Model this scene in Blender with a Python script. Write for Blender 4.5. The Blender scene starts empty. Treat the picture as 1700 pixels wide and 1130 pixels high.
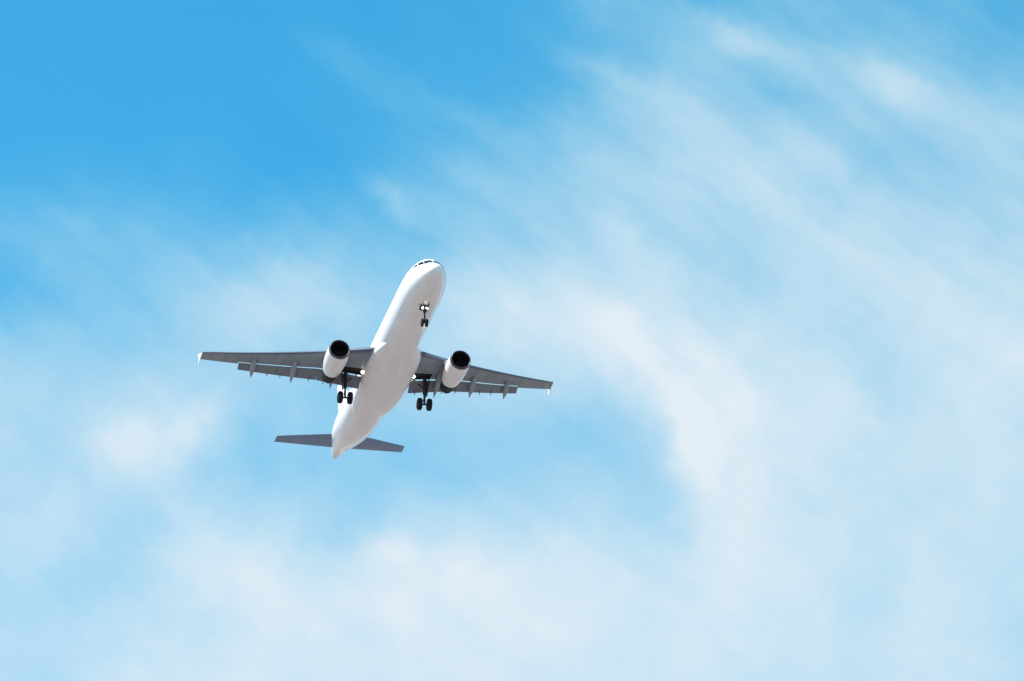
import bpy, bmesh, math, random
from mathutils import Vector, Matrix

S = bpy.context.scene
COL = S.collection
PI = math.pi
rad = math.radians

# ------------------------------------------------------------------ camera, sun, sky, exposure
ELEV = 24.0                                   # the camera looks up by this much
cam = bpy.data.cameras.new('camera')
cam_o = bpy.data.objects.new('camera', cam)
COL.objects.link(cam_o)
cam_o.location = (0, 0, 1.7)
cam_o.rotation_euler = (rad(90 + ELEV), 0, 0)
cam.sensor_width = 36.0
cam.lens = 9000 / 1700 * 36.0
cam.clip_start = 0.5
cam.clip_end = 120000
S.camera = cam_o

S.view_settings.view_transform = 'Standard'
S.view_settings.look = 'None'
S.view_settings.gamma = 1
S.view_settings.use_curve_mapping = False
EXPO = 0.80
S.view_settings.exposure = EXPO

# the airplane's attitude (camera-frame axes: starboard, forward, up) and distance
RC = Matrix(((-0.97104, 0.23756, -0.02527),
             (0.08554, 0.44452, 0.89168),
             (0.22306, 0.86370, -0.45197)))
TC = Vector((-6.769, 7.332, -489.82))
CW = Matrix.Rotation(rad(90 + ELEV), 3, 'X')
RW = CW @ RC
NOSE_W = CW @ TC + Vector((0, 0, 1.7))

SUN_FWD = 0.03                                # sun direction seen from the airplane: starboard, high
SUN_ANG = rad(57)
k = math.sqrt(1 - SUN_FWD ** 2)
sun_dir = RW @ Vector((k * math.cos(SUN_ANG), SUN_FWD, k * math.sin(SUN_ANG)))
sun_dir.normalize()
sun_el = math.asin(sun_dir.z)
sun_az = math.atan2(sun_dir.x, sun_dir.y)
sl = bpy.data.lights.new('sun', 'SUN')
sl.energy = 5.0
sl.angle = rad(0.53)
sl.color = (1.0, 0.955, 0.89)
so = bpy.data.objects.new('sun', sl)
COL.objects.link(so)
so.rotation_euler = sun_dir.to_track_quat('Z', 'Y').to_euler()

W = bpy.data.worlds.new('World')
S.world = W
W.use_nodes = True
nt = W.node_tree
nt.nodes.clear()


class NG:
    """little helper round a node tree"""
    def __init__(self, tree):
        self.t = tree

    def n(self, kind, **kw):
        nd = self.t.nodes.new(kind)
        for a, b in kw.items():
            setattr(nd, a, b)
        return nd

    def put(self, sock, v):
        if hasattr(v, 'is_linked') or isinstance(v, bpy.types.NodeSocket):
            self.t.links.new(v, sock)
        else:
            sock.default_value = v

    def m(self, op, a, b=None, c=None, clamp=False):
        nd = self.n('ShaderNodeMath', operation=op, use_clamp=clamp)
        self.put(nd.inputs[0], a)
        if b is not None:
            self.put(nd.inputs[1], b)
        if c is not None:
            self.put(nd.inputs[2], c)
        return nd.outputs[0]

    def v(self, op, a, b=None, c=None):
        nd = self.n('ShaderNodeVectorMath', operation=op)
        self.put(nd.inputs[0], a)
        if b is not None:
            self.put(nd.inputs[1], b)
        if c is not None:
            self.put(nd.inputs[2], c)
        return nd.outputs[1] if op in ('LENGTH', 'DOT_PRODUCT', 'DISTANCE') else nd.outputs[0]

    def noise(self, vec, scale, detail=4, rough=0.5, col=False, dist=0.0):
        nd = self.n('ShaderNodeTexNoise')
        self.put(nd.inputs['Vector'], vec)
        nd.inputs['Scale'].default_value = scale
        nd.inputs['Detail'].default_value = detail
        nd.inputs['Roughness'].default_value = rough
        nd.inputs['Distortion'].default_value = dist
        return nd.outputs['Color' if col else 'Fac']

    def xyz(self, x, y, z):
        nd = self.n('ShaderNodeCombineXYZ')
        for i, q in enumerate((x, y, z)):
            self.put(nd.inputs[i], q)
        return nd.outputs[0]

    def rng(self, v, a, b, c, d, smooth=False):
        nd = self.n('ShaderNodeMapRange')
        if smooth:
            nd.interpolation_type = 'SMOOTHSTEP'
        self.put(nd.inputs[0], v)
        for i, q in enumerate((a, b, c, d)):
            nd.inputs[i + 1].default_value = q
        return nd.outputs[0]

    def mix(self, f, a, b, blend='MIX'):
        nd = self.n('ShaderNodeMix', data_type='RGBA', blend_type=blend)
        self.put(nd.inputs[0], f)
        self.put(nd.inputs[6], a)
        self.put(nd.inputs[7], b)
        return nd.outputs[2]


g = NG(nt)
SKY_STR = 0.10
sky = g.n('ShaderNodeTexSky', sky_type='NISHITA')
sky.sun_disc = False
sky.sun_elevation = sun_el
sky.sun_rotation = sun_az
sky.altitude = 200
sky.air_density = 1.0
sky.dust_density = 0.3
sky.ozone_density = 2.0
hs = g.n('ShaderNodeHueSaturation')
hs.inputs['Hue'].default_value = 0.478
hs.inputs['Saturation'].default_value = 1.40
hs.inputs['Value'].default_value = 1.25
nt.links.new(sky.outputs[0], hs.inputs['Color'])
blue = hs.outputs[0]

# --- cirrus: how thick the veil is over the sky, by azimuth and elevation (12 bands of elevation, 18 azimuths)
VEIL = [
    [-0.24, -0.24, -0.24, -0.16, -0.17, -0.07, 0.02, 0.04, 0.05, 0.07, 0.48, 0.05, 0.14, 0.38, 0.41, 0.13, 0.27, 0.14],
    [-0.24, -0.24, -0.24, -0.24, -0.21, 0.09, -0.35, 0.11, 0.06, 0.17, 0.06, 0.58, 0.60, 0.37, 0.25, 0.62, 0.36, 0.15],
    [-0.35, -0.34, -0.15, -0.21, -0.12, -0.14, 0.10, 0.08, 0.17, 0.16, 0.71, 0.39, 0.63, 0.42, 0.65, 0.63, 0.49, 0.79],
    [-0.08, 0.10, 0.03, 0.16, -0.02, -0.21, -0.06, 0.41, 0.46, 0.60, 0.47, 0.88, 0.61, 0.88, 0.45, 0.39, 0.63, 0.61],
    [0.33, 0.46, 0.37, 0.24, 0.18, 0.46, 0.51, 0.29, 0.48, 0.48, 0.66, 0.49, 0.61, 0.62, 0.90, 0.70, 0.58, 0.74],
    [-0.35, 0.31, 0.25, 0.65, 0.80, 0.74, 0.60, 0.62, 0.99, 0.94, 0.90, 0.87, 0.66, 0.76, 0.80, 0.84, 0.98, 0.70],
    [0.56, 0.70, 0.56, 0.47, 0.62, 0.60, 0.55, 0.60, 0.72, 0.80, 0.98, 0.84, 1.01, 0.76, 0.69, 0.65, 0.78, 1.03],
    [0.74, 0.56, 0.82, 0.88, 0.60, 0.50, 0.48, 0.58, 0.68, 0.47, 0.42, 0.98, 1.04, 1.35, 0.95, 0.77, 1.00, 0.77],
    [0.68, 0.56, 0.90, 0.65, 0.36, 0.48, 0.50, 0.32, 0.31, 0.67, 0.54, 0.50, 1.08, 0.74, 0.77, 0.81, 0.76, 0.83],
    [0.66, 1.02, 0.43, 0.93, 0.94, 0.81, 0.54, 1.20, 0.91, 0.77, 1.00, 0.56, 1.09, 0.85, 0.93, 0.78, 0.81, 0.78],
    [0.69, 0.58, 0.68, 0.76, 0.86, 1.12, 1.11, 1.15, 1.27, 0.90, 0.95, 0.89, 0.97, 0.95, 0.71, 0.84, 0.81, 0.76],
    [0.77, 0.64, 0.84, 0.85, 0.93, 0.84, 0.89, 0.92, 0.86, 1.00, 0.82, 0.95, 0.78, 0.81, 0.81, 0.85, 0.84, 0.66],
]
VEIL = [VEIL[0]] + VEIL + [VEIL[-1], VEIL[-1]]       # index 0 is one band above the first
tc = g.n('ShaderNodeTexCoord')
sep = g.n('ShaderNodeSeparateXYZ')
nt.links.new(tc.outputs['Generated'], sep.inputs[0])
az = g.m('ARCTAN2', sep.outputs[0], sep.outputs[1])
el = g.m('ARCSINE', sep.outputs[2])
PX = 1 / 9000.0                               # angular size of one step of the veil table / 100
cu = g.m('MULTIPLY_ADD', az, math.cos(rad(ELEV)) / PX / 100, 8.5)
cv = g.m('MULTIPLY_ADD', g.m('SUBTRACT', el, rad(ELEV)), -1 / PX / 100, 5.65)
P = g.xyz(cu, cv, 0.0)
w1 = g.v('SUBTRACT', g.noise(P, 0.55, 3, 0.5, True), (0.5, 0.5, 0.5))
w2 = g.v('SUBTRACT', g.noise(g.v('ADD', P, (31.0, 7.0, 3.0)), 2.0, 4, 0.55, True), (0.5, 0.5, 0.5))
Pw = g.v('MULTIPLY_ADD', w1, (0.45, 0.45, 0), P)
Pw = g.v('MULTIPLY_ADD', w2, (0.42, 0.42, 0), Pw)
sw = g.n('ShaderNodeSeparateXYZ')
nt.links.new(Pw, sw.inputs[0])
fu = g.m('DIVIDE', sw.outputs[0], 17.0)
total = None
for r in range(0, 15, 3):
    cr = g.n('ShaderNodeValToRGB')
    cr.color_ramp.interpolation = 'B_SPLINE'
    e = cr.color_ramp.elements
    for i in range(18):
        q = e[i] if i < 2 and i < len(e) else e.new(i / 17)
        if i < 2:
            q.position = i / 17
    for i in range(18):
        e[i].position = i / 17
        e[i].color = (VEIL[r][i], VEIL[r + 1][i], VEIL[r + 2][i], 1)
    g.put(cr.inputs[0], fu)
    t = g.v('ABSOLUTE', g.v('SUBTRACT', g.xyz(sw.outputs[1], sw.outputs[1], sw.outputs[1]), (r - 1, r, r + 1)))
    a2 = g.v('MAXIMUM', g.v('SUBTRACT', (2, 2, 2), t), (0, 0, 0))
    a1 = g.v('MAXIMUM', g.v('SUBTRACT', (1, 1, 1), t), (0, 0, 0))
    c2 = g.v('MULTIPLY', g.v('MULTIPLY', a2, a2), a2)
    c1 = g.v('MULTIPLY', g.v('MULTIPLY', a1, a1), a1)
    kern = g.v('SCALE', g.v('MULTIPLY_ADD', c1, (-4, -4, -4), c2))
    kern.node.inputs['Scale'].default_value = 1 / 6
    d = g.v('DOT_PRODUCT', cr.outputs[0], kern)
    total = d if total is None else g.m('ADD', total, d)

# single wind-combed streaks and rifts: (x, y, half length, half width, tilt, strength)
STREAKS = [
    (11.9, .45, 1.6, .42, 22, .20), (13.5, 1.05, 1.9, .55, 17, .18), (15.1, 1.6, 1.4, .5, 24, .14), (15.6, 2.0, 1.8, .6, 30, .06),
    (10.0, 1.12, .9, .26, 30, .14), (11.2, 1.75, 2.2, .5, 29, .12), (11.9, 2.9, 1.8, .55, 26, .08),
    (10.5, 4.1, 1.9, .5, 50, .13), (13.3, 2.6, 1.3, .5, 38, .10), (14.4, 3.6, 2.0, .5, 48, .08),
    (6.5, 3.3, .95, .26, 40, .22), (6.4, 1.45, 1.8, .42, 28, .13), (5.5, .9, .9, .35, 20, .06), (8.2, 2.2, 1.2, .4, 30, .07),
    (4.6, 4.9, 1.2, .8, -50, .08), (2.6, 7.5, 1.3, .6, -10, .12), (3.3, 7.1, .9, .35, -62, .16), (2.0, 7.2, 1.2, .5, 10, .05),
    (12.6, 1.6, 1.6, .45, 20, -0.045), (10.8, 3.5, .8, .38, 45, -0.054), (12.4, 4.6, 1.1, .5, 40, -0.054),
    (10.6, 2.6, 1.3, .35, 25, -0.032), (6.9, 3.9, 1.0, .4, 38, -0.054), (9.0, 7.0, 1.5, .6, 0, -0.045), (10.45, 7.1, .9, .8, 30, -0.072),
    (6.5, 7.8, 1.0, .8, 10, -0.018), (5.7, 8.95, .9, .35, 0, -0.063), (1.2, 9.7, 1.3, .45, -5, -0.036), (2.55, 8.7, .4, .8, 0, -0.063),
    (14.1, 2.4, 1.2, .4, 25, -0.027), (4.9, 2.6, 1.6, .6, 30, -0.022), (14.2, 8.6, .5, 1.2, 10, -0.022),
    (10.9, 6.2, 1.5, .42, 55, .16), (11.5, 7.4, 1.2, .45, 82, .14), (9.9, 5.35, 1.2, .4, 30, .08),
    (6.3, 9.15, .8, .5, -10, .12), (4.2, 7.3, .5, 1.2, 0, -0.045),
]
for (sx, sy, ln, wd, tilt, amp) in STREAKS:
    mp = g.n('ShaderNodeMapping', vector_type='TEXTURE')
    mp.inputs['Location'].default_value = (sx, sy, 0)
    mp.inputs['Rotation'].default_value = (0, 0, rad(tilt))
    mp.inputs['Scale'].default_value = (ln, wd, 1)
    g.put(mp.inputs[0], Pw)
    f = g.rng(g.v('LENGTH', mp.outputs[0]), 0.0, 1.25, 1.0, 0.0, True)
    total = g.m('MULTIPLY_ADD', f, amp, total)

# fine fibres, combed down to the right, stronger where the veil is thick
mp = g.n('ShaderNodeMapping', vector_type='TEXTURE')
mp.inputs['Rotation'].default_value = (0, 0, rad(36))
mp.inputs['Scale'].default_value = (4.6, 0.8, 1)
g.put(mp.inputs[0], Pw)
fib = g.m("SUBTRACT", g.noise(mp.outputs[0], 1.4, 4, 0.48), 0.5)
puff = g.m('SUBTRACT', g.noise(g.v('ADD', Pw, (5.0, 40.0, 2.0)), 1.1, 7, 0.52), 0.5)
tex = g.m('ADD', g.m('MULTIPLY', fib, g.rng(sw.outputs[1], 4.0, 7.5, 0.34, 0.15)), g.m('MULTIPLY', puff, g.rng(sw.outputs[1], 2.0, 6.0, 0.12, 0.24)))
tex = g.m('MULTIPLY', tex, g.rng(total, 0.0, 0.35, 0.25, 1.0, True))
inside = g.m('ADD', total, tex)
# the rest of the sky, away from the table: scattered veil
far = g.rng(g.noise(g.v('MULTIPLY', P, (0.3, 0.5, 1)), 0.5, 6, 0.55), 0.32, 0.72, 0.0, 0.95, True)
du = g.m('ABSOLUTE', g.m('SUBTRACT', cu, 8.5))
dv = g.m('ABSOLUTE', g.m('SUBTRACT', cv, 5.65))
win = g.m('MULTIPLY', g.rng(du, 9.0, 12.0, 1, 0, True), g.rng(dv, 6.2, 8.0, 1, 0, True))
mixf = g.n('ShaderNodeMix', data_type='FLOAT')
g.put(mixf.inputs[0], win)
g.put(mixf.inputs[2], far)
g.put(mixf.inputs[3], inside)
veil = g.m('POWER', g.m('MAXIMUM', mixf.outputs[0], 0.0), 1.58)
veil = g.m('MINIMUM', veil, 1.04)
ce = 2 ** EXPO * SKY_STR
CLOUD = (0.738 / ce, 0.842 / ce, 0.92 / ce, 1)
# thin ice cloud lets the green and blue of the sky fill in first
tint = g.xyz(veil, g.m('POWER', veil, 0.73), g.m('POWER', veil, 1.0))
skycol = g.v('MULTIPLY_ADD', g.v('SUBTRACT', CLOUD[:3], blue), tint, blue)
bg = g.n('ShaderNodeBackground')
g.put(bg.inputs[0], skycol)
bg.inputs[1].default_value = SKY_STR
wo = g.n('ShaderNodeOutputWorld')
nt.links.new(bg.outputs[0], wo.inputs[0])


# ------------------------------------------------------------------ materials
def mat(name, color, rough=0.5, metal=0.0, coat=0.0, spec=0.5, build=None):
    m = bpy.data.materials.new(name)
    m.use_nodes = True
    h = NG(m.node_tree)
    b = m.node_tree.nodes['Principled BSDF']
    b.inputs['Base Color'].default_value = (*color, 1)
    b.inputs['Roughness'].default_value = rough
    b.inputs['Metallic'].default_value = metal
    b.inputs['Coat Weight'].default_value = coat
    b.inputs['Specular IOR Level'].default_value = spec
    if build:
        build(h, b, color)
    return m


def joints(h, coord, spacing, width, off=0.0):
    """1 on thin straight joints every `spacing` metres along a coordinate"""
    f = h.m('FRACT', h.m('DIVIDE', h.m('ADD', coord, off + 500 * spacing), spacing))
    return h.m('LESS_THAN', h.m('ABSOLUTE', h.m('SUBTRACT', f, 0.5)), width / spacing / 2)


def skin(spy, spx, grime, lines):
    def build(h, b, color):
        t = h.n('ShaderNodeTexCoord')
        sp = h.n('ShaderNodeSeparateXYZ')
        h.put(sp.inputs[0], t.outputs['Object'])
        j = joints(h, sp.outputs[1], spy, 0.035)
        if spx:
            j = h.m('MAXIMUM', j, joints(h, sp.outputs[0], spx, 0.035, 0.4))
        # soot and oil drawn aft along the airflow, and broad uneven fading
        st = h.noise(h.v('MULTIPLY', t.outputs['Object'], (2.2, 0.22, 2.2)), 1.0, 5, 0.6)
        br = h.noise(t.outputs['Object'], 0.35, 4, 0.55)
        d = h.m('MULTIPLY', h.rng(st, 0.42, 0.72, 0, 1, True), h.rng(br, 0.35, 0.65, 0.25, 1.0))
        col = h.mix(h.m('MULTIPLY', d, grime), (*color, 1), (color[0] * .45, color[1] * .42, color[2] * .38, 1))
        col = h.mix(h.m('MULTIPLY', j, lines), col, (color[0] * .35, color[1] * .35, color[2] * .36, 1))
        h.put(b.inputs['Base Color'], col)
        h.put(b.inputs['Roughness'], h.rng(st, 0.3, 0.7, b.inputs['Roughness'].default_value - .06, b.inputs['Roughness'].default_value + .12))
    return build


WHITE = mat('white_paint', (0.80, 0.80, 0.80), 0.34, 0, 0.3, build=skin(3.2, 0, 0.22, 0.25))
COWL = mat('cowl_paint', (0.80, 0.80, 0.80), 0.34, 0, 0.3, build=skin(1.9, 0, 0.30, 0.4))
GREY = mat('wing_grey_paint', (0.196, 0.244, 0.290), 0.42, build=skin(40, 1.45, 0.45, 0.6))
FLAPG = mat('flap_grey_paint', (0.162, 0.198, 0.232), 0.45, build=skin(40, 1.9, 0.65, 0.55))
FAIRG = mat('fairing_grey_paint', (0.26, 0.295, 0.325), 0.42, build=skin(40, 0, 0.3, 0.3))
TAILG = mat('tail_grey_paint', (0.15, 0.225, 0.35), 0.42, build=skin(40, 1.6, 0.25, 0.3))
STEEL = mat('gear_metal', (0.03, 0.03, 0.034), 0.5, 0.0)
CHROME = mat('dark_lip', (0.05, 0.056, 0.078), 0.4, 0.0)
LINER = mat('intake_liner', (0.015, 0.015, 0.02), 0.5)
DARK = mat('bay_shade', (0.018, 0.018, 0.02), 0.6)  # near-black colour stands in for the shade inside the gear bays
FANM = mat('fan_titanium', (0.012, 0.012, 0.015), 0.5, 0.0)
RUBBER = mat('tyre_rubber', (0.010, 0.010, 0.012), 0.8, 0, 0, 0.25)
HUBM = mat('wheel_hub', (0.04, 0.04, 0.045), 0.5, 0.4)
NOZZ = mat('nozzle_metal', (0.008, 0.010, 0.016), 0.6, 0.0, 0.0, 0.25)
GLASS = mat('cockpit_glass', (0.004, 0.005, 0.008), 0.08, 0, 0, 0.3)
SLATP = mat('slat_dark_blue', (0.085, 0.11, 0.165), 0.4)  # one even tone, darker and bluer than the wing grey
LAMP = bpy.data.materials.new('lit_lamp')
LAMP.use_nodes = True
_b = LAMP.node_tree.nodes['Principled BSDF']
_b.inputs['Base Color'].default_value = (0.9, 0.85, 0.7, 1)
_b.inputs['Emission Color'].default_value = (1.0, 0.86, 0.60, 1)
_b.inputs['Emission Strength'].default_value = 5.0


def ground_build(h, b, color):
    t = h.n('ShaderNodeTexCoord')
    p = t.outputs['Object']
    n1 = h.noise(p, 0.004, 6, 0.6)
    n2 = h.noise(p, 0.11, 6, 0.65)
    n3 = h.noise(p, 2.5, 4, 0.6)
    c = h.mix(h.rng(n1, 0.42, 0.6, 0, 1, True), (0.190, 0.157, 0.158, 1), (0.153, 0.138, 0.127, 1))
    c = h.mix(h.rng(n2, 0.40, 0.68, 0, .6, True), c, (0.222, 0.19, 0.193, 1))
    c = h.mix(h.rng(n3, 0.45, 0.7, 0, .35, True), c, (0.105, 0.092, 0.088, 1))
    h.put(b.inputs['Base Color'], c)


GROUND = mat('dry_grassland', (0.27, 0.21, 0.16), 0.95, spec=0.1, build=ground_build)


# ------------------------------------------------------------------ mesh helpers
SREF, ZREF = 22.0, 4.2


def V(x, s, z):
    """airplane station: starboard x, metres aft of the nose s, height over the body axis z"""
    return Vector((x, SREF - s, z + ZREF))


def link(name, bm, mats, parent=None, smooth=38, recalc=True):
    if recalc:
        bmesh.ops.recalc_face_normals(bm, faces=bm.faces[:])
    me = bpy.data.meshes.new(name)
    bm.to_mesh(me)
    bm.free()
    for m in (mats if isinstance(mats, (list, tuple)) else [mats]):
        me.materials.append(m)
    if smooth is not None:
        me.polygons.foreach_set('use_smooth', [True] * len(me.polygons))
        me.set_sharp_from_angle(angle=rad(smooth))
    o = bpy.data.objects.new(name, me)
    COL.objects.link(o)
    if parent:
        o.parent = parent
    return o


def loft(bm, rings, cap0=True, cap1=True, closed=True, skip=None, mi=0):
    vs = [[bm.verts.new(p) for p in r] for r in rings]
    n = len(rings[0])
    for i in range(len(vs) - 1):
        for j in range(n if closed else n - 1):
            if skip and skip(i, j):
                continue
            k2 = (j + 1) % n
            f = bm.faces.new((vs[i][j], vs[i][k2], vs[i + 1][k2], vs[i + 1][j]))
            f.material_index = mi
    if cap0:
        bm.faces.new(vs[0]).material_index = mi
    if cap1:
        bm.faces.new(list(reversed(vs[-1]))).material_index = mi
    return vs


def frame(d):
    d = d.normalized()
    u = d.cross(Vector((0, 0, 1)))
    if u.length < 1e-3:
        u = d.cross(Vector((0, 1, 0)))
    u.normalize()
    return u, d.cross(u).normalized()


def tube(bm, a, b, r0, r1=None, n=12, mi=0):
    r1 = r0 if r1 is None else r1
    u, v = frame(b - a)
    rg = [[p + u * (r * math.cos(2 * PI * i / n)) + v * (r * math.sin(2 * PI * i / n)) for i in range(n)] for p, r in ((a, r0), (b, r1))]
    loft(bm, rg, mi=mi)


def lathe(bm, o, d, prof, n=40, cap0=False, cap1=False, mi=0):
    u, v = frame(d)
    d = d.normalized()
    rg = [[o + d * t + u * (r * math.cos(2 * PI * i / n)) + v * (r * math.sin(2 * PI * i / n)) for i in range(n)] for t, r in prof]
    loft(bm, rg, cap0, cap1, mi=mi)


def box(bm, pts8, mi=0):
    v = [bm.verts.new(p) for p in pts8]
    for q in ((0, 1, 2, 3), (7, 6, 5, 4), (0, 4, 5, 1), (1, 5, 6, 2), (2, 6, 7, 3), (3, 7, 4, 0)):
        bm.faces.new([v[i] for i in q]).material_index = mi


def plate(bm, pts, th, mi=0):
    """flat panel of the given outline and thickness"""
    nrm = (pts[1] - pts[0]).cross(pts[2] - pts[0]).normalized() * (th / 2)
    loft(bm, [[p - nrm for p in pts], [p + nrm for p in pts]], mi=mi)


def catmull(tab, s):
    ks = [r[0] for r in tab]
    if s <= ks[0]:
        return tab[0][1:]
    if s >= ks[-1]:
        return tab[-1][1:]
    i = max(j for j in range(len(ks) - 1) if ks[j] <= s)
    p1, p2 = tab[i], tab[i + 1]
    p0 = tab[i - 1] if i > 0 else p1
    p3 = tab[i + 2] if i + 2 < len(tab) else p2
    t = (s - p1[0]) / (p2[0] - p1[0])
    out = []
    for c in range(1, len(p1)):
        m1 = (p2[c] - p0[c]) / max(1e-6, p2[0] - p0[0]) * (p2[0] - p1[0])
        m2 = (p3[c] - p1[c]) / max(1e-6, p3[0] - p1[0]) * (p2[0] - p1[0])
        out.append((2 * t ** 3 - 3 * t ** 2 + 1) * p1[c] + (t ** 3 - 2 * t ** 2 + t) * m1 + (-2 * t ** 3 + 3 * t ** 2) * p2[c] + (t ** 3 - t ** 2) * m2)
    return out


# ------------------------------------------------------------------ ground
bm = bmesh.new()
c0 = bm.verts.new((0, 0, 0))
prev = None
NR = 96
rings = []
for r in (60, 300, 1200, 5000, 20000, 60000):
    rings.append([bm.verts.new((r * math.cos(2 * PI * i / NR), r * math.sin(2 * PI * i / NR), 0)) for i in range(NR)])
for i in range(NR):
    bm.faces.new((c0, rings[0][i], rings[0][(i + 1) % NR]))
    for a, b in zip(rings, rings[1:]):
        bm.faces.new((a[i], b[i], b[(i + 1) % NR], a[(i + 1) % NR]))
gr = link('ground', bm, GROUND, smooth=None)
gr['kind'] = 'structure'
gr['label'] = 'wide dry grassland below the flight path'

# ------------------------------------------------------------------ the airplane
plane = bpy.data.objects.new('airplane', None)
COL.objects.link(plane)
plane.empty_display_size = 3
plane['label'] = 'plain white twin-engine passenger jet flying overhead with landing gear down'
plane['category'] = 'airplane'
plane.rotation_euler = RW.to_euler()
plane.location = NOSE_W - RW @ Vector((0, SREF, ZREF))

# --- fuselage
FUS = [  # s, top, bottom, half width
    (0.30, -0.68, -0.68, 0.0), (0.36, -0.45, -0.90, 0.23), (0.50, -0.26, -1.08, 0.43), (0.75, -0.05, -1.27, 0.65),
    (1.1, 0.20, -1.43, 0.87), (1.5, 0.49, -1.57, 1.05), (2.0, 0.92, -1.70, 1.24), (2.5, 1.30, -1.80, 1.41),
    (3.0, 1.55, -1.88, 1.55), (3.6, 1.75, -1.95, 1.69), (4.4, 1.91, -2.01, 1.82), (5.4, 2.015, -2.05, 1.92), (6.6, 2.06, -2.07, 1.965),
    (10, 2.07, -2.07, 1.975), (20, 2.07, -2.07, 1.975), (29.5, 2.07, -2.07, 1.975), (31.5, 2.07, -2.02, 1.97), (33.5, 2.07, -1.78, 1.93),
    (35.5, 2.06, -1.38, 1.82), (37.5, 2.04, -0.87, 1.62), (39.5, 1.99, -0.30, 1.32), (41.3, 1.89, 0.22, 0.98), (43.0, 1.70, 0.63, 0.60),
    (43.9, 1.52, 0.82, 0.37), (44.35, 1.40, 0.92, 0.23)]


def fus(s, th, off=0.0):
    zt, zb, w = catmull(FUS, s)
    zm = (zt + zb) / 2
    h = (zt - zb) / 2 + off
    return V((w + off) * math.sin(th), s, zm + h * math.cos(th))


NT = 72
ss = [0.302, 0.31, 0.33, 0.36, 0.42, 0.5, 0.6, 0.75, 0.92, 1.1, 1.3, 1.5, 1.75, 2.0, 2.25, 2.5, 2.75, 3.0, 3.3, 3.6, 4.0, 4.4, 4.9, 5.4, 6.0, 6.6, 8, 10]
ss += list(range(12, 30, 2)) + [29.5 + .5 * i for i in range(1, 29)] + [43.9, 44.1, 44.35]
ss = sorted(set(ss))
bm = bmesh.new()
loft(bm, [[fus(s, 2 * PI * i / NT) for i in range(NT)] for s in ss])
fuselage = link('fuselage', bm, WHITE, plane, smooth=60)

# auxiliary power unit exhaust at the very end of the tail cone
bm = bmesh.new()
e_ax = V(0, 44.35, 1.16)
lathe(bm, e_ax, Vector((0, -1, 0.08)), [(0.0, 0.2), (0.16, 0.16), (0.16, 0.13), (0.02, 0.12)], 24, False, True)
link('tail_exhaust', bm, NOZZ, fuselage)

# cockpit windows: curved panes lying on the nose
PANES = [((1.26, 2.4), (1.98, 2.2), (2.22, 33), (1.60, 44.5)),
         ((1.64, 46.3), (2.27, 35), (2.72, 49), (2.34, 60)),
         ((2.46, 61.5), (2.8, 51), (3.3, 57), (3.3, 66))]
for sg in (1, -1):
    for q in PANES:
        bm = bmesh.new()
        N = 8
        rows = []
        for i in range(N + 1):
            a = i / N
            row = []
            for j in range(N + 1):
                b = j / N
                s = (q[0][0] * (1 - a) + q[3][0] * a) * (1 - b) + (q[1][0] * (1 - a) + q[2][0] * a) * b
                th = (q[0][1] * (1 - a) + q[3][1] * a) * (1 - b) + (q[1][1] * (1 - a) + q[2][1] * a) * b
                row.append((s, rad(th) * sg))
            rows.append(row)
        top = [[bm.verts.new(fus(s, t, 0.014)) for s, t in r] for r in rows]
        bot = [[bm.verts.new(fus(s, t, -0.03)) for s, t in r] for r in rows]
        for i in range(N):
            for j in range(N):
                bm.faces.new((top[i][j], top[i + 1][j], top[i + 1][j + 1], top[i][j + 1]))
                bm.faces.new((bot[i][j], bot[i][j + 1], bot[i + 1][j + 1], bot[i + 1][j]))
        for i in range(N):
            bm.faces.new((top[i][0], bot[i][0], bot[i + 1][0], top[i + 1][0]))
            bm.faces.new((top[i][N], top[i + 1][N], bot[i + 1][N], bot[i][N]))
            bm.faces.new((top[0][i], top[0][i + 1], bot[0][i + 1], bot[0][i]))
            bm.faces.new((top[N][i], bot[N][i], bot[N][i + 1], top[N][i + 1]))
        link('cockpit_window', bm, GLASS, fuselage, smooth=40)

# belly fairing between the wings
FAIR = [  # s, half width, top, bottom
    (14.4, 1.42, -1.0, -1.58), (15.2, 1.78, -0.82, -1.80), (16.0, 2.10, -0.62, -2.0), (17.0, 2.33, -0.5, -2.18), (18.4, 2.40, -0.45, -2.34),
    (20.5, 2.40, -0.4, -2.46), (22.5, 2.36, -0.4, -2.5), (24.5, 2.30, -0.45, -2.47),
(26.0, 2.16, -0.6, -2.38), (27.2, 1.98, -0.8, -2.22),
    (28.3, 1.72, -1.0, -2.02), (29.2, 1.4, -1.2, -1.84)]
bm = bmesh.new()
rg = []
for i in range(60):
    s = 14.4 + (29.2 - 14.4) * i / 59
    w, zt, zb = catmull(FAIR, s)
    zm, hh = (zt + zb) / 2, (zt - zb) / 2
    r = []
    for j in range(56):
        t = 2 * PI * j / 56
        cs, sn = math.cos(t), math.sin(t)
        ex = 2 / 2.7
        r.append(V(w * math.copysign(abs(sn) ** ex, sn), s, zm + hh * math.copysign(abs(cs) ** ex, cs)))
    rg.append(r)
loft(bm, rg)
fairing = link('belly_fairing', bm, WHITE, fuselage, smooth=50)
# blade aerials and a drain mast under the body
for s, h in ((9.2, .32), (12.6, .30), (30.6, .3)):
    bm = bmesh.new()
    zb = catmull(FUS, s)[1]
    plate(bm, [V(0, s - .18, zb + .03), V(0, s + .2, zb + .03), V(0, s + .26, zb - h), V(0, s + .12, zb - h)], 0.035)
    link('blade_antenna', bm, WHITE, fuselage, smooth=30)


# --- wings
def airfoil(u, t, camber=0.018):
    yt = 5 * t * (.2969 * math.sqrt(max(u, 0)) - .126 * u - .3516 * u * u + .2843 * u ** 3 - .1022 * u ** 4)
    yc = camber * 4 * u * (1 - u) * (0.6 + 0.8 * u)
    return yc + yt, yc - yt


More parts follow.
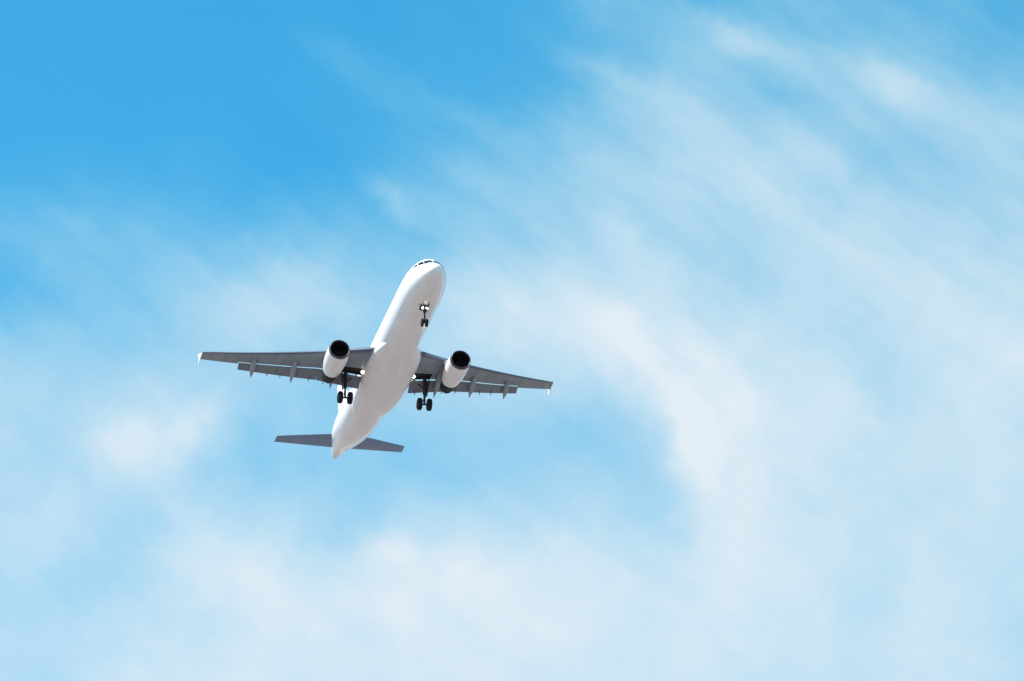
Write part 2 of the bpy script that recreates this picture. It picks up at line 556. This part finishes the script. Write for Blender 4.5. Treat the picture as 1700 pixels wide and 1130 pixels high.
def interp(x, tab):
    for (a, b), (c, d) in zip(tab, tab[1:]):
        if x <= c:
            return b + (d - b) * (x - a) / (c - a)
    return tab[-1][1]


def wing_geo(x):
    le = 16.2 + (x - 1.98) * 0.5228
    te = 22.45 if x <= 6.4 else 22.45 + (x - 6.4) * 0.300
    c = te - le
    q = (x - 1.98) / 15
    z = -1.22 + (x - 1.98) * 0.0892 + 0.85 * q * abs(q)
    tw = interp(x, [(0, 3.6), (1.98, 3.2), (6.4, 1.6), (17.2, -0.8)])
    th = interp(x, [(0, .15), (1.98, .148), (6.4, .118), (17.2, .105)])
    return le, c, z, rad(tw), th


def wpt(x, u, zc):
    """point of the wing section at span x: chord fraction u, height zc in chords"""
    le, c, z, tw, th = wing_geo(x)
    ds, dz = (u - .4) * c, zc * c
    return x, le + .4 * c + ds * math.cos(tw) + dz * math.sin(tw), z + dz * math.cos(tw) - ds * math.sin(tw)


CUT = 0.83                     # the main box ends here where flaps are fitted
XF = 13.5                     # outer end of the flaps
US = [0, .003, .01, .022, .04, .07, .11, .17, .24, .32, .41, .5, .58, .64, .72]
BAY = (2.42, 4.25)


def sgn(sg, p):
    return V(sg * p[0], p[1], p[2])


def section(x, ulist, sg):
    th = wing_geo(x)[4]
    up = [sgn(sg, wpt(x, u, airfoil(u, th)[0])) for u in reversed(ulist)]
    lo = [sgn(sg, wpt(x, u, airfoil(u, th)[1])) for u in ulist[1:]]
    return up + lo


def flap_pt(x, v, up, defl, cf):
    """point on the flap at span x: fraction v of its chord"""
    le, c, z, tw, th = wing_geo(x)
    y = airfoil(v, 0.135, 0.02)[0 if up else 1]
    base_u, base_z = 0.828, -0.038 - 0.006 * max(0, (6.4 - x) / 4.4)
    r = cf / c
    return wpt(x, base_u + r * (v * math.cos(defl) + y * math.sin(defl)), base_z + r * (-v * math.sin(defl) + y * math.cos(defl)))


def flap_chord(x):
    return interp(x, [(2, 1.46), (6.4, 1.34), (13.7, 0.84)])


DEFL = rad(24)


def build_wing(sg):
    bm = bmesh.new()
    ul = US + [CUT]
    xs = [1.0, 1.98, 2.42, 3.0, 3.6, 4.25, 5.0, 5.7, 6.4] + [6.4 + (XF - 6.4) * i / 8 for i in range(1, 9)]
    n_up = len(ul)
    jj = [n_up - 1 + US.index(.58), n_up - 1 + US.index(.64), n_up - 1 + US.index(.72)]
    ii = [i for i in range(len(xs) - 1) if xs[i] >= BAY[0] - 1e-6 and xs[i + 1] <= BAY[1] + 1e-6]
    rings = [section(x, ul, sg) for x in xs]
    loft(bm, rings, True, False, skip=lambda i, j: i in ii and j in jj)
    ul2 = US + [.8, .88, .95, 1.0]
    xs2 = [XF + (16.9 - XF) * i / 5 for i in range(6)]
    loft(bm, [section(x, ul2, sg) for x in xs2], True, True)
    w = link('wing', bm, GREY, plane, smooth=35)

    # the open bay the main leg folds into
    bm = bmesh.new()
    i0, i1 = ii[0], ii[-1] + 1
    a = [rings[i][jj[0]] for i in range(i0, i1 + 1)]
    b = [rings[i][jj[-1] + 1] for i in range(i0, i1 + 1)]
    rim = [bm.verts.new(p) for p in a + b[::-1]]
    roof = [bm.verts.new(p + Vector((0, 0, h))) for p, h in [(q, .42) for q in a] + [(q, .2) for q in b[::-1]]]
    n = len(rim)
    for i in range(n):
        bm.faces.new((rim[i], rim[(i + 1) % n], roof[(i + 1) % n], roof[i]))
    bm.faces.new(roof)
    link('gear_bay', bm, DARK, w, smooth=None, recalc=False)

    # flaps
    for x0, x1 in ((2.36, 6.385), (6.415, XF - .04)):
        bm = bmesh.new()
        rg = []
        n = 10
        vs = [0, .01, .04, .1, .2, .35, .5, .7, .88, 1]
        for i in range(n + 1):
            x = x0 + (x1 - x0) * i / n
            cf = flap_chord(x)
            rg.append([sgn(sg, flap_pt(x, v, True, DEFL, cf)) for v in reversed(vs)] + [sgn(sg, flap_pt(x, v, False, DEFL, cf)) for v in vs[1:]])
        loft(bm, rg)
        fl = link('flap', bm, FLAPG, w, smooth=40)
        # small hinge brackets of the trailing tab
        for x in ((3.05, 5.7) if x0 < 4 else (7.05, 9.6, 10.8)):
            bm = bmesh.new()
            cf = flap_chord(x)
            p0 = sgn(sg, flap_pt(x, .55, False, DEFL, cf))
            p1 = sgn(sg, flap_pt(x, .97, False, DEFL, cf))
            p2 = p1 + Vector((0, -.16, -.20))
            p3 = p0 + (p1 - p0) * .4 + Vector((0, 0, -.11))
            p0u, p1u = p0 + Vector((0, 0, .03)), p1 + Vector((0, 0, .03))
            plate(bm, [p0u, p1u, p2, p3], 0.07)
            link('tab_bracket', bm, FLAPG, fl, smooth=30)

    # slats ahead of the leading edge
    for x0, x1 in ((2.55, 5.15), (6.35, 9.4), (9.46, 12.4), (12.46, 16.3)):
        bm = bmesh.new()
        rg = []
        for i in range(7):
            x = x0 + (x1 - x0) * i / 6
            th = wing_geo(x)[4]
            out = [(u, airfoil(u, th)[0] + .004) for u in (.15, .11, .07, .04, .02, .008, .002)] + [(0 - .004, 0)] + [(u, airfoil(u, th)[1] - .004) for u in (.002, .01, .025, .045, .07)]
            inn = [(.07, airfoil(.07, th)[1] + .004), (.05, -.006), (.048, .012), (.075, airfoil(.075, th)[0] - .022), (.11, airfoil(.11, th)[0] - .006)]
            r = []
            ca, sa = math.cos(rad(14)), math.sin(rad(14))
            for u, y in out + inn:
                du_, dy_ = u - .1, y
                u2, y2 = .1 + du_ * ca + dy_ * sa * 0 - .038, dy_ * ca + du_ * sa - .004
                r.append(sgn(sg, wpt(x, u2, y2)))
            rg.append(r)
        loft(bm, rg)
        link('slat', bm, SLATP, w, smooth=35)

    # canoe fairings over the flap tracks
    for x, ln, hh in ((5.0, 2.5, .31), (8.6, 2.7, .34), (12.2, 2.3, .29)):
        bm = bmesh.new()
        le, c, z, tw, th = wing_geo(x)
        cf = flap_chord(x)
        a = Vector(wpt(x, .42, airfoil(.42, th)[1] + .004))
        m = Vector(wpt(x, CUT, airfoil(CUT, th)[1] - .01)) + Vector((0, .1, -.20))
        e = Vector(flap_pt(x, 1.0, False, DEFL, cf)) + Vector((0, .40, -.48))
        rg = []
        n = 16
        for i in range(n + 1):
            t = i / n
            # path bends down behind the rear spar
            p = a * (1 - t) ** 2 + m * 2 * t * (1 - t) * 1.0 + e * t * t
            r = max(.012, math.sin(PI * min(1, t * 1.02) ** .85) ** .8)
            wd, dp = .275 * r, hh * r
            rg.append([sgn(sg, (p.x + wd * math.cos(2 * PI * q / 14), p.y, p.z + dp * math.sin(2 * PI * q / 14))) for q in range(14)])
        loft(bm, rg)
        link('flap_track_fairing', bm, FAIRG, w, smooth=50)

    # arrow-shaped tip fence
    bm = bmesh.new()
    tx = 16.93
    A = Vector(wpt(tx, .10, 0))
    T = Vector(wpt(tx, 1.0, 0))
    pts = [A, Vector((tx, A.y + .9, A.z + .34)), Vector((tx + .03, T.y + .32, T.z + .62)), Vector((tx + .03, T.y + .55, T.z + .60)),
           Vector((tx, T.y + .18, T.z + .1)), Vector((tx + .03, T.y + .46, T.z - .46)), Vector((tx + .03, T.y + .26, T.z - .48)), Vector((tx, A.y + 1.0, A.z - .14))]
    pl = [sgn(sg, (p.x, p.y, p.z)) for p in pts]
    off = Vector((.035, 0, 0))
    loft(bm, [[p - off for p in pl], [p + off for p in pl]])
    link('wing_fence', bm, WHITE, w, smooth=30)

    # landing light, swung out under the wing root
    x = 2.42
    th = wing_geo(x)[4]
    p = sgn(sg, wpt(x, .665, airfoil(.665, th)[1])) + Vector((0, 0, -.14))
    ax = Vector((0, 1, -.12)).normalized()
    bm = bmesh.new()
    lathe(bm, p, ax, [(-.16, .07), (-.08, .16), (.02, .205), (.02, .19), (0.0, .18)], 20, True, True)
    tube(bm, p + Vector((0, -.05, .1)), p + Vector((0, -.1, .3)), .035)
    ll = link('landing_light', bm, STEEL, w)
    bm = bmesh.new()
    lathe(bm, p, ax, [(0.005, .178), (.03, .15), (.05, .06)], 20, True, True)
    link('lens', bm, LAMP, ll)
    return w


wings = {sg: build_wing(sg) for sg in (1, -1)}


# --- engines
def build_engine(sg):
    X, S0, Z0 = 5.75, 15.15, -2.05
    o = V(sg * X, S0, Z0)
    d = Vector((-sg * .02, -1, -.045)).normalized()          # aft, nose slightly up
    L = 5.75
    outer = [(0.0, .90), (.03, .93), (.1, .965), (.25, 1.0), (.55, 1.025), (1.0, 1.04), (1.7, 1.045), (2.4, 1.03), (3.1, .975), (3.5, .915), (3.8, .87), (4.0, .835), (4.1, .815)]
    bm = bmesh.new()
    lathe(bm, o, d, outer[3:] + [(4.1, .78), (3.9, .77)], 56)
    nac = link('engine', bm, COWL, plane, smooth=40)
    bm = bmesh.new()
    lathe(bm, o, d, [(.25, 1.001), (.1, .965), (.03, .93), (0.0, .90), (.025, .872), (.09, .85), (.2, .835)], 56)
    link('intake_lip', bm, CHROME, nac, smooth=60)
    bm = bmesh.new()
    lathe(bm, o, d, [(.2, .835), (.5, .82), (.95, .82), (1.25, .82)], 56, False, True)
    link('intake_duct', bm, LINER, nac, smooth=60)
    # fan with swept blades
    bm = bmesh.new()
    u, v = frame(d)
    for i in range(22):
        a = 2 * PI * i / 22
        rows = []
        for q in range(5):
            r = .25 + (.80 - .25) * q / 4
            tw = .55 + .5 * q / 4
            aa = a + .1 * q / 4
            er = u * math.cos(aa) + v * math.sin(aa)
            et = -u * math.sin(aa) + v * math.cos(aa)
            cdir = d * math.cos(tw) + et * math.sin(tw)
            mid = o + d * 1.08 + er * r
            nn = cdir.cross(er).normalized() * .008
            rows.append([mid - cdir * .11 - nn, mid + cdir * .11 - nn, mid + cdir * .11 + nn, mid - cdir * .11 + nn])
        loft(bm, rows)
    link('fan', bm, FANM, nac, smooth=30)
    bm = bmesh.new()
    lathe(bm, o, d, [(.72, .01), (.76, .07), (.85, .15), (.98, .23), (1.1, .26), (1.22, .26)], 32, True, True)
    link('spinner', bm, FANM, nac, smooth=50)
    # common nozzle, darker and bare
    bm = bmesh.new()
    lathe(bm, o, d, [(4.0, .80), (4.5, .755), (5.1, .68), (5.65, .60), (5.65, .575), (5.0, .54), (4.5, .5)], 44, False, True)
    nz = link('exhaust_nozzle', bm, NOZZ, nac, smooth=40)
    bm = bmesh.new()
    lathe(bm, o, d, [(4.6, .3), (5.1, .24), (5.5, .08), (5.58, .02)], 28, True, True)
    link('exhaust_cone', bm, NOZZ, nz, smooth=50)
    # strake on the inboard shoulder of the cowl
    bm = bmesh.new()
    ang = rad(38)
    er = Vector((-sg * math.cos(ang), 0, math.sin(ang)))
    b0 = o + d * 1.5
    plate(bm, [b0 + er * 1.02, b0 + d * 1.0 + er * 1.01, b0 + d * 1.0 + er * 1.3, b0 + d * .55 + er * 1.26], .03)
    link('strake', bm, COWL, nac, smooth=30)
    # pylon
    bm = bmesh.new()
    rg = []
    for s, zt, zb, w in ((16.2, -.92, -1.12, .04), (16.9, -.80, -1.2, .16), (17.9, -.62, -1.3, .23), (18.8, -.62, -1.4, .24), (20.2, -.75, -1.45, .22), (21.4, -.82, -1.38, .15), (22.5, -.9, -1.16, .03)):
        rg.append([V(sg * X + w * a, s, zb + (zt - zb) * b) for a, b in ((-.7, 0), (-1, .3), (-1, .7), (-.7, 1), (.7, 1), (1, .7), (1, .3), (.7, 0))])
    loft(bm, rg)
    link('pylon', bm, WHITE, nac, smooth=30)
    return nac


engines = [build_engine(sg) for sg in (1, -1)]


# --- tail
def tail_surface(name, moving, root, tip, n, material):
    """root/tip: (leading edge, chord, thickness ratio); thickness along `n`; the rear third is the hinged part"""
    def build(us, closed_nose):
        rg = []
        for i in range(10):
            t = min(1.0, i / 8)
            p = root[0].lerp(tip[0], t)
            c = root[1] + (tip[1] - root[1]) * t
            th = root[2] + (tip[2] - root[2]) * t
            if i == 9:                                         # rounded tip
                p = tip[0] + (tip[0] - root[0]).normalized() * .10 + Vector((0, -.12, 0))
                c, th = tip[1] - .16, .04
            up = [p + Vector((0, -u * c, 0)) + n * (airfoil(u, th, 0)[0] * c) for u in reversed(us)]
            lo = [p + Vector((0, -u * c, 0)) + n * (airfoil(u, th, 0)[1] * c) for u in (us[1:] if closed_nose else us)]
            rg.append(up + lo)
        bm = bmesh.new()
        loft(bm, rg)
        return bm
    o = link(name, build([0, .004, .015, .04, .09, .17, .28, .4, .55, .67], True), material, plane, smooth=40)
    link(moving, build([.683, .75, .85, .93, 1], False), material, o, smooth=40)
    return o


for sg in (1, -1):
    tail_surface('tailplane', 'elevator', (V(sg * .55, 38.2, .72), 3.2, .11), (V(sg * 6.25, 41.15, 1.38), 1.42, .09), Vector((0, 0, 1)), TAILG)
tail_surface('tail_fin', 'rudder', (V(0, 35.0, 1.7), 6.6, .10), (V(0, 40.35, 7.85), 2.35, .09), Vector((1, 0, 0)), WHITE)


# --- landing gear
def wheel(name, ctr, r, w, parent):
    bm = bmesh.new()
    ax = Vector((1, 0, 0))
    h = w / 2
    prof = [(-h * .62, r * .50), (-h * .85, r * .56), (-h, r * .74), (-h * .93, r * .88), (-h * .7, r * .965), (-h * .3, r), (h * .3, r), (h * .7, r * .965), (h * .93, r * .88), (h, r * .74), (h * .85, r * .56), (h * .62, r * .50)]
    lathe(bm, ctr, ax, prof, 40, True, True)
    o = link(name, bm, RUBBER, parent, smooth=40)
    bm = bmesh.new()
    for s in (-1, 1):
        lathe(bm, ctr, ax * s, [(h * .60, r * .49), (h * .72, r * .47), (h * .72, r * .40), (h * .5, r * .2), (h * .8, r * .16), (h * .8, .02)], 28, True, True)
    link('wheel_hub', bm, HUBM, o, smooth=40)
    return o


def main_gear(sg):
    bm = bmesh.new()
    top = V(sg * 3.8, 21.55, -1.0)
    mid = V(sg * 3.8, 21.85, -2.55)
    ax = V(sg * 3.8, 21.98, -3.62)
    tube(bm, top, mid, .19, .17)
    tube(bm, mid, ax, .11, .10)
    tube(bm, mid + Vector((0, 0, .1)), mid + Vector((0, 0, -.1)), .18, .17)
    tube(bm, ax + Vector((-.5, 0, 0)), ax + Vector((.5, 0, 0)), .085)
    # folding side stay and lock stay, inboard
    elb = V(sg * 3.05, 21.72, -1.55)
    tube(bm, V(sg * 3.8, 21.78, -2.2), elb, .06)
    tube(bm, elb, V(sg * 2.5, 21.65, -1.05), .065)
    tube(bm, elb, V(sg * 3.7, 21.6, -1.25), .03)
    # torque links behind
    kn = V(sg * 3.8, 22.35, -3.05)
    tube(bm, mid + Vector((0, -.1, -.05)), kn, .05)
    tube(bm, kn, ax + Vector((0, -.08, .08)), .05)
    # brake lines
    tube(bm, V(sg * 3.8, 21.6, -1.5) + Vector((0, .17, 0)), V(sg * 3.8, 21.9, -3.4) + Vector((0, .13, 0)), .018, n=6)
    gobj = link('main_landing_gear', bm, STEEL, plane, smooth=40)
    for k2 in (-1, 1):
        wheel('wheel', ax + Vector((k2 * .465, 0, 0)), .585, .42, gobj)
    # door carried by the leg, on its outboard side
    bm = bmesh.new()
    x0, x1 = sg * 4.02, sg * 4.0
    plate(bm, [V(x0 + sg * .16, 21.15, -1.12), V(x0 + sg * .16, 22.05, -1.12), V(x1, 22.25, -2.75), V(x1, 21.6, -2.85)], .05)
    tube(bm, V(x1 + sg * .05, 21.8, -2.0), V(sg * 3.8, 21.75, -2.0), .035)
    link('gear_door', bm, STEEL, gobj, smooth=30)


for sg in (1, -1):
    main_gear(sg)

# nose gear
NS = 5.35
bm = bmesh.new()
ax = V(0, NS + .05, -3.72)
tube(bm, V(0, NS - .25, -1.9), V(0, NS - .06, -2.9), .11, .10)
tube(bm, V(0, NS - .06, -2.9), ax, .062)
tube(bm, ax + Vector((-.3, 0, 0)), ax + Vector((.3, 0, 0)), .055)
for k2 in (-1, 1):
    tube(bm, V(0, NS - .1, -2.95), V(k2 * .42, NS - .3, -1.95), .05)
    tube(bm, V(0, NS - .1, -2.75), V(k2 * .3, NS - .8, -1.98), .035)
    tube(bm, V(0, NS - .1, -2.55), V(k2 * .10, NS - .2, -2.35), .04)
kn = V(0, NS - .38, -3.3)
tube(bm, V(0, NS - .12, -2.95), kn, .035)
tube(bm, kn, ax + Vector((0, .05, .05)), .035)
ng = link('nose_landing_gear', bm, STEEL, plane, smooth=40)
for k2 in (-1, 1):
    wheel('wheel', ax + Vector((k2 * .21, 0, 0)), .38, .2, ng)
    p = V(k2 * .20, NS - .22, -2.36)
    d = Vector((0, 1, -.10)).normalized()
    bm = bmesh.new()
    lathe(bm, p, d, [(-.12, .05), (-.05, .12), (.03, .15), (.03, .13), (.01, .12)], 20, True, True)
    tl = link('taxi_light', bm, STEEL, ng)
    bm = bmesh.new()
    lathe(bm, p, d, [(.015, .118), (.035, .1), (.05, .04)], 20, True, True)
    link('lens', bm, LAMP, tl)
    bm = bmesh.new()
    plate(bm, [V(k2 * .42, NS + .05, -2.0), V(k2 * .42, NS + .85, -2.03), V(k2 * .47, NS + .82, -2.40), V(k2 * .47, NS + .08, -2.40)], .03)
    link('gear_door', bm, WHITE, ng, smooth=30)
# dark slab proud of the belly: the nose well's shade put into its colour
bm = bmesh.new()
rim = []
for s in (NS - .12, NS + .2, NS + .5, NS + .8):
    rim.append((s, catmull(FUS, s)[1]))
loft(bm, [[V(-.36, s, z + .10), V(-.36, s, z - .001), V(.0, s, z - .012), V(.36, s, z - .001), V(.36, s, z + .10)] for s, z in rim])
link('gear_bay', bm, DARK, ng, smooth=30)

print('sun elevation', math.degrees(sun_el), 'azimuth', math.degrees(sun_az), 'alt', plane.location)
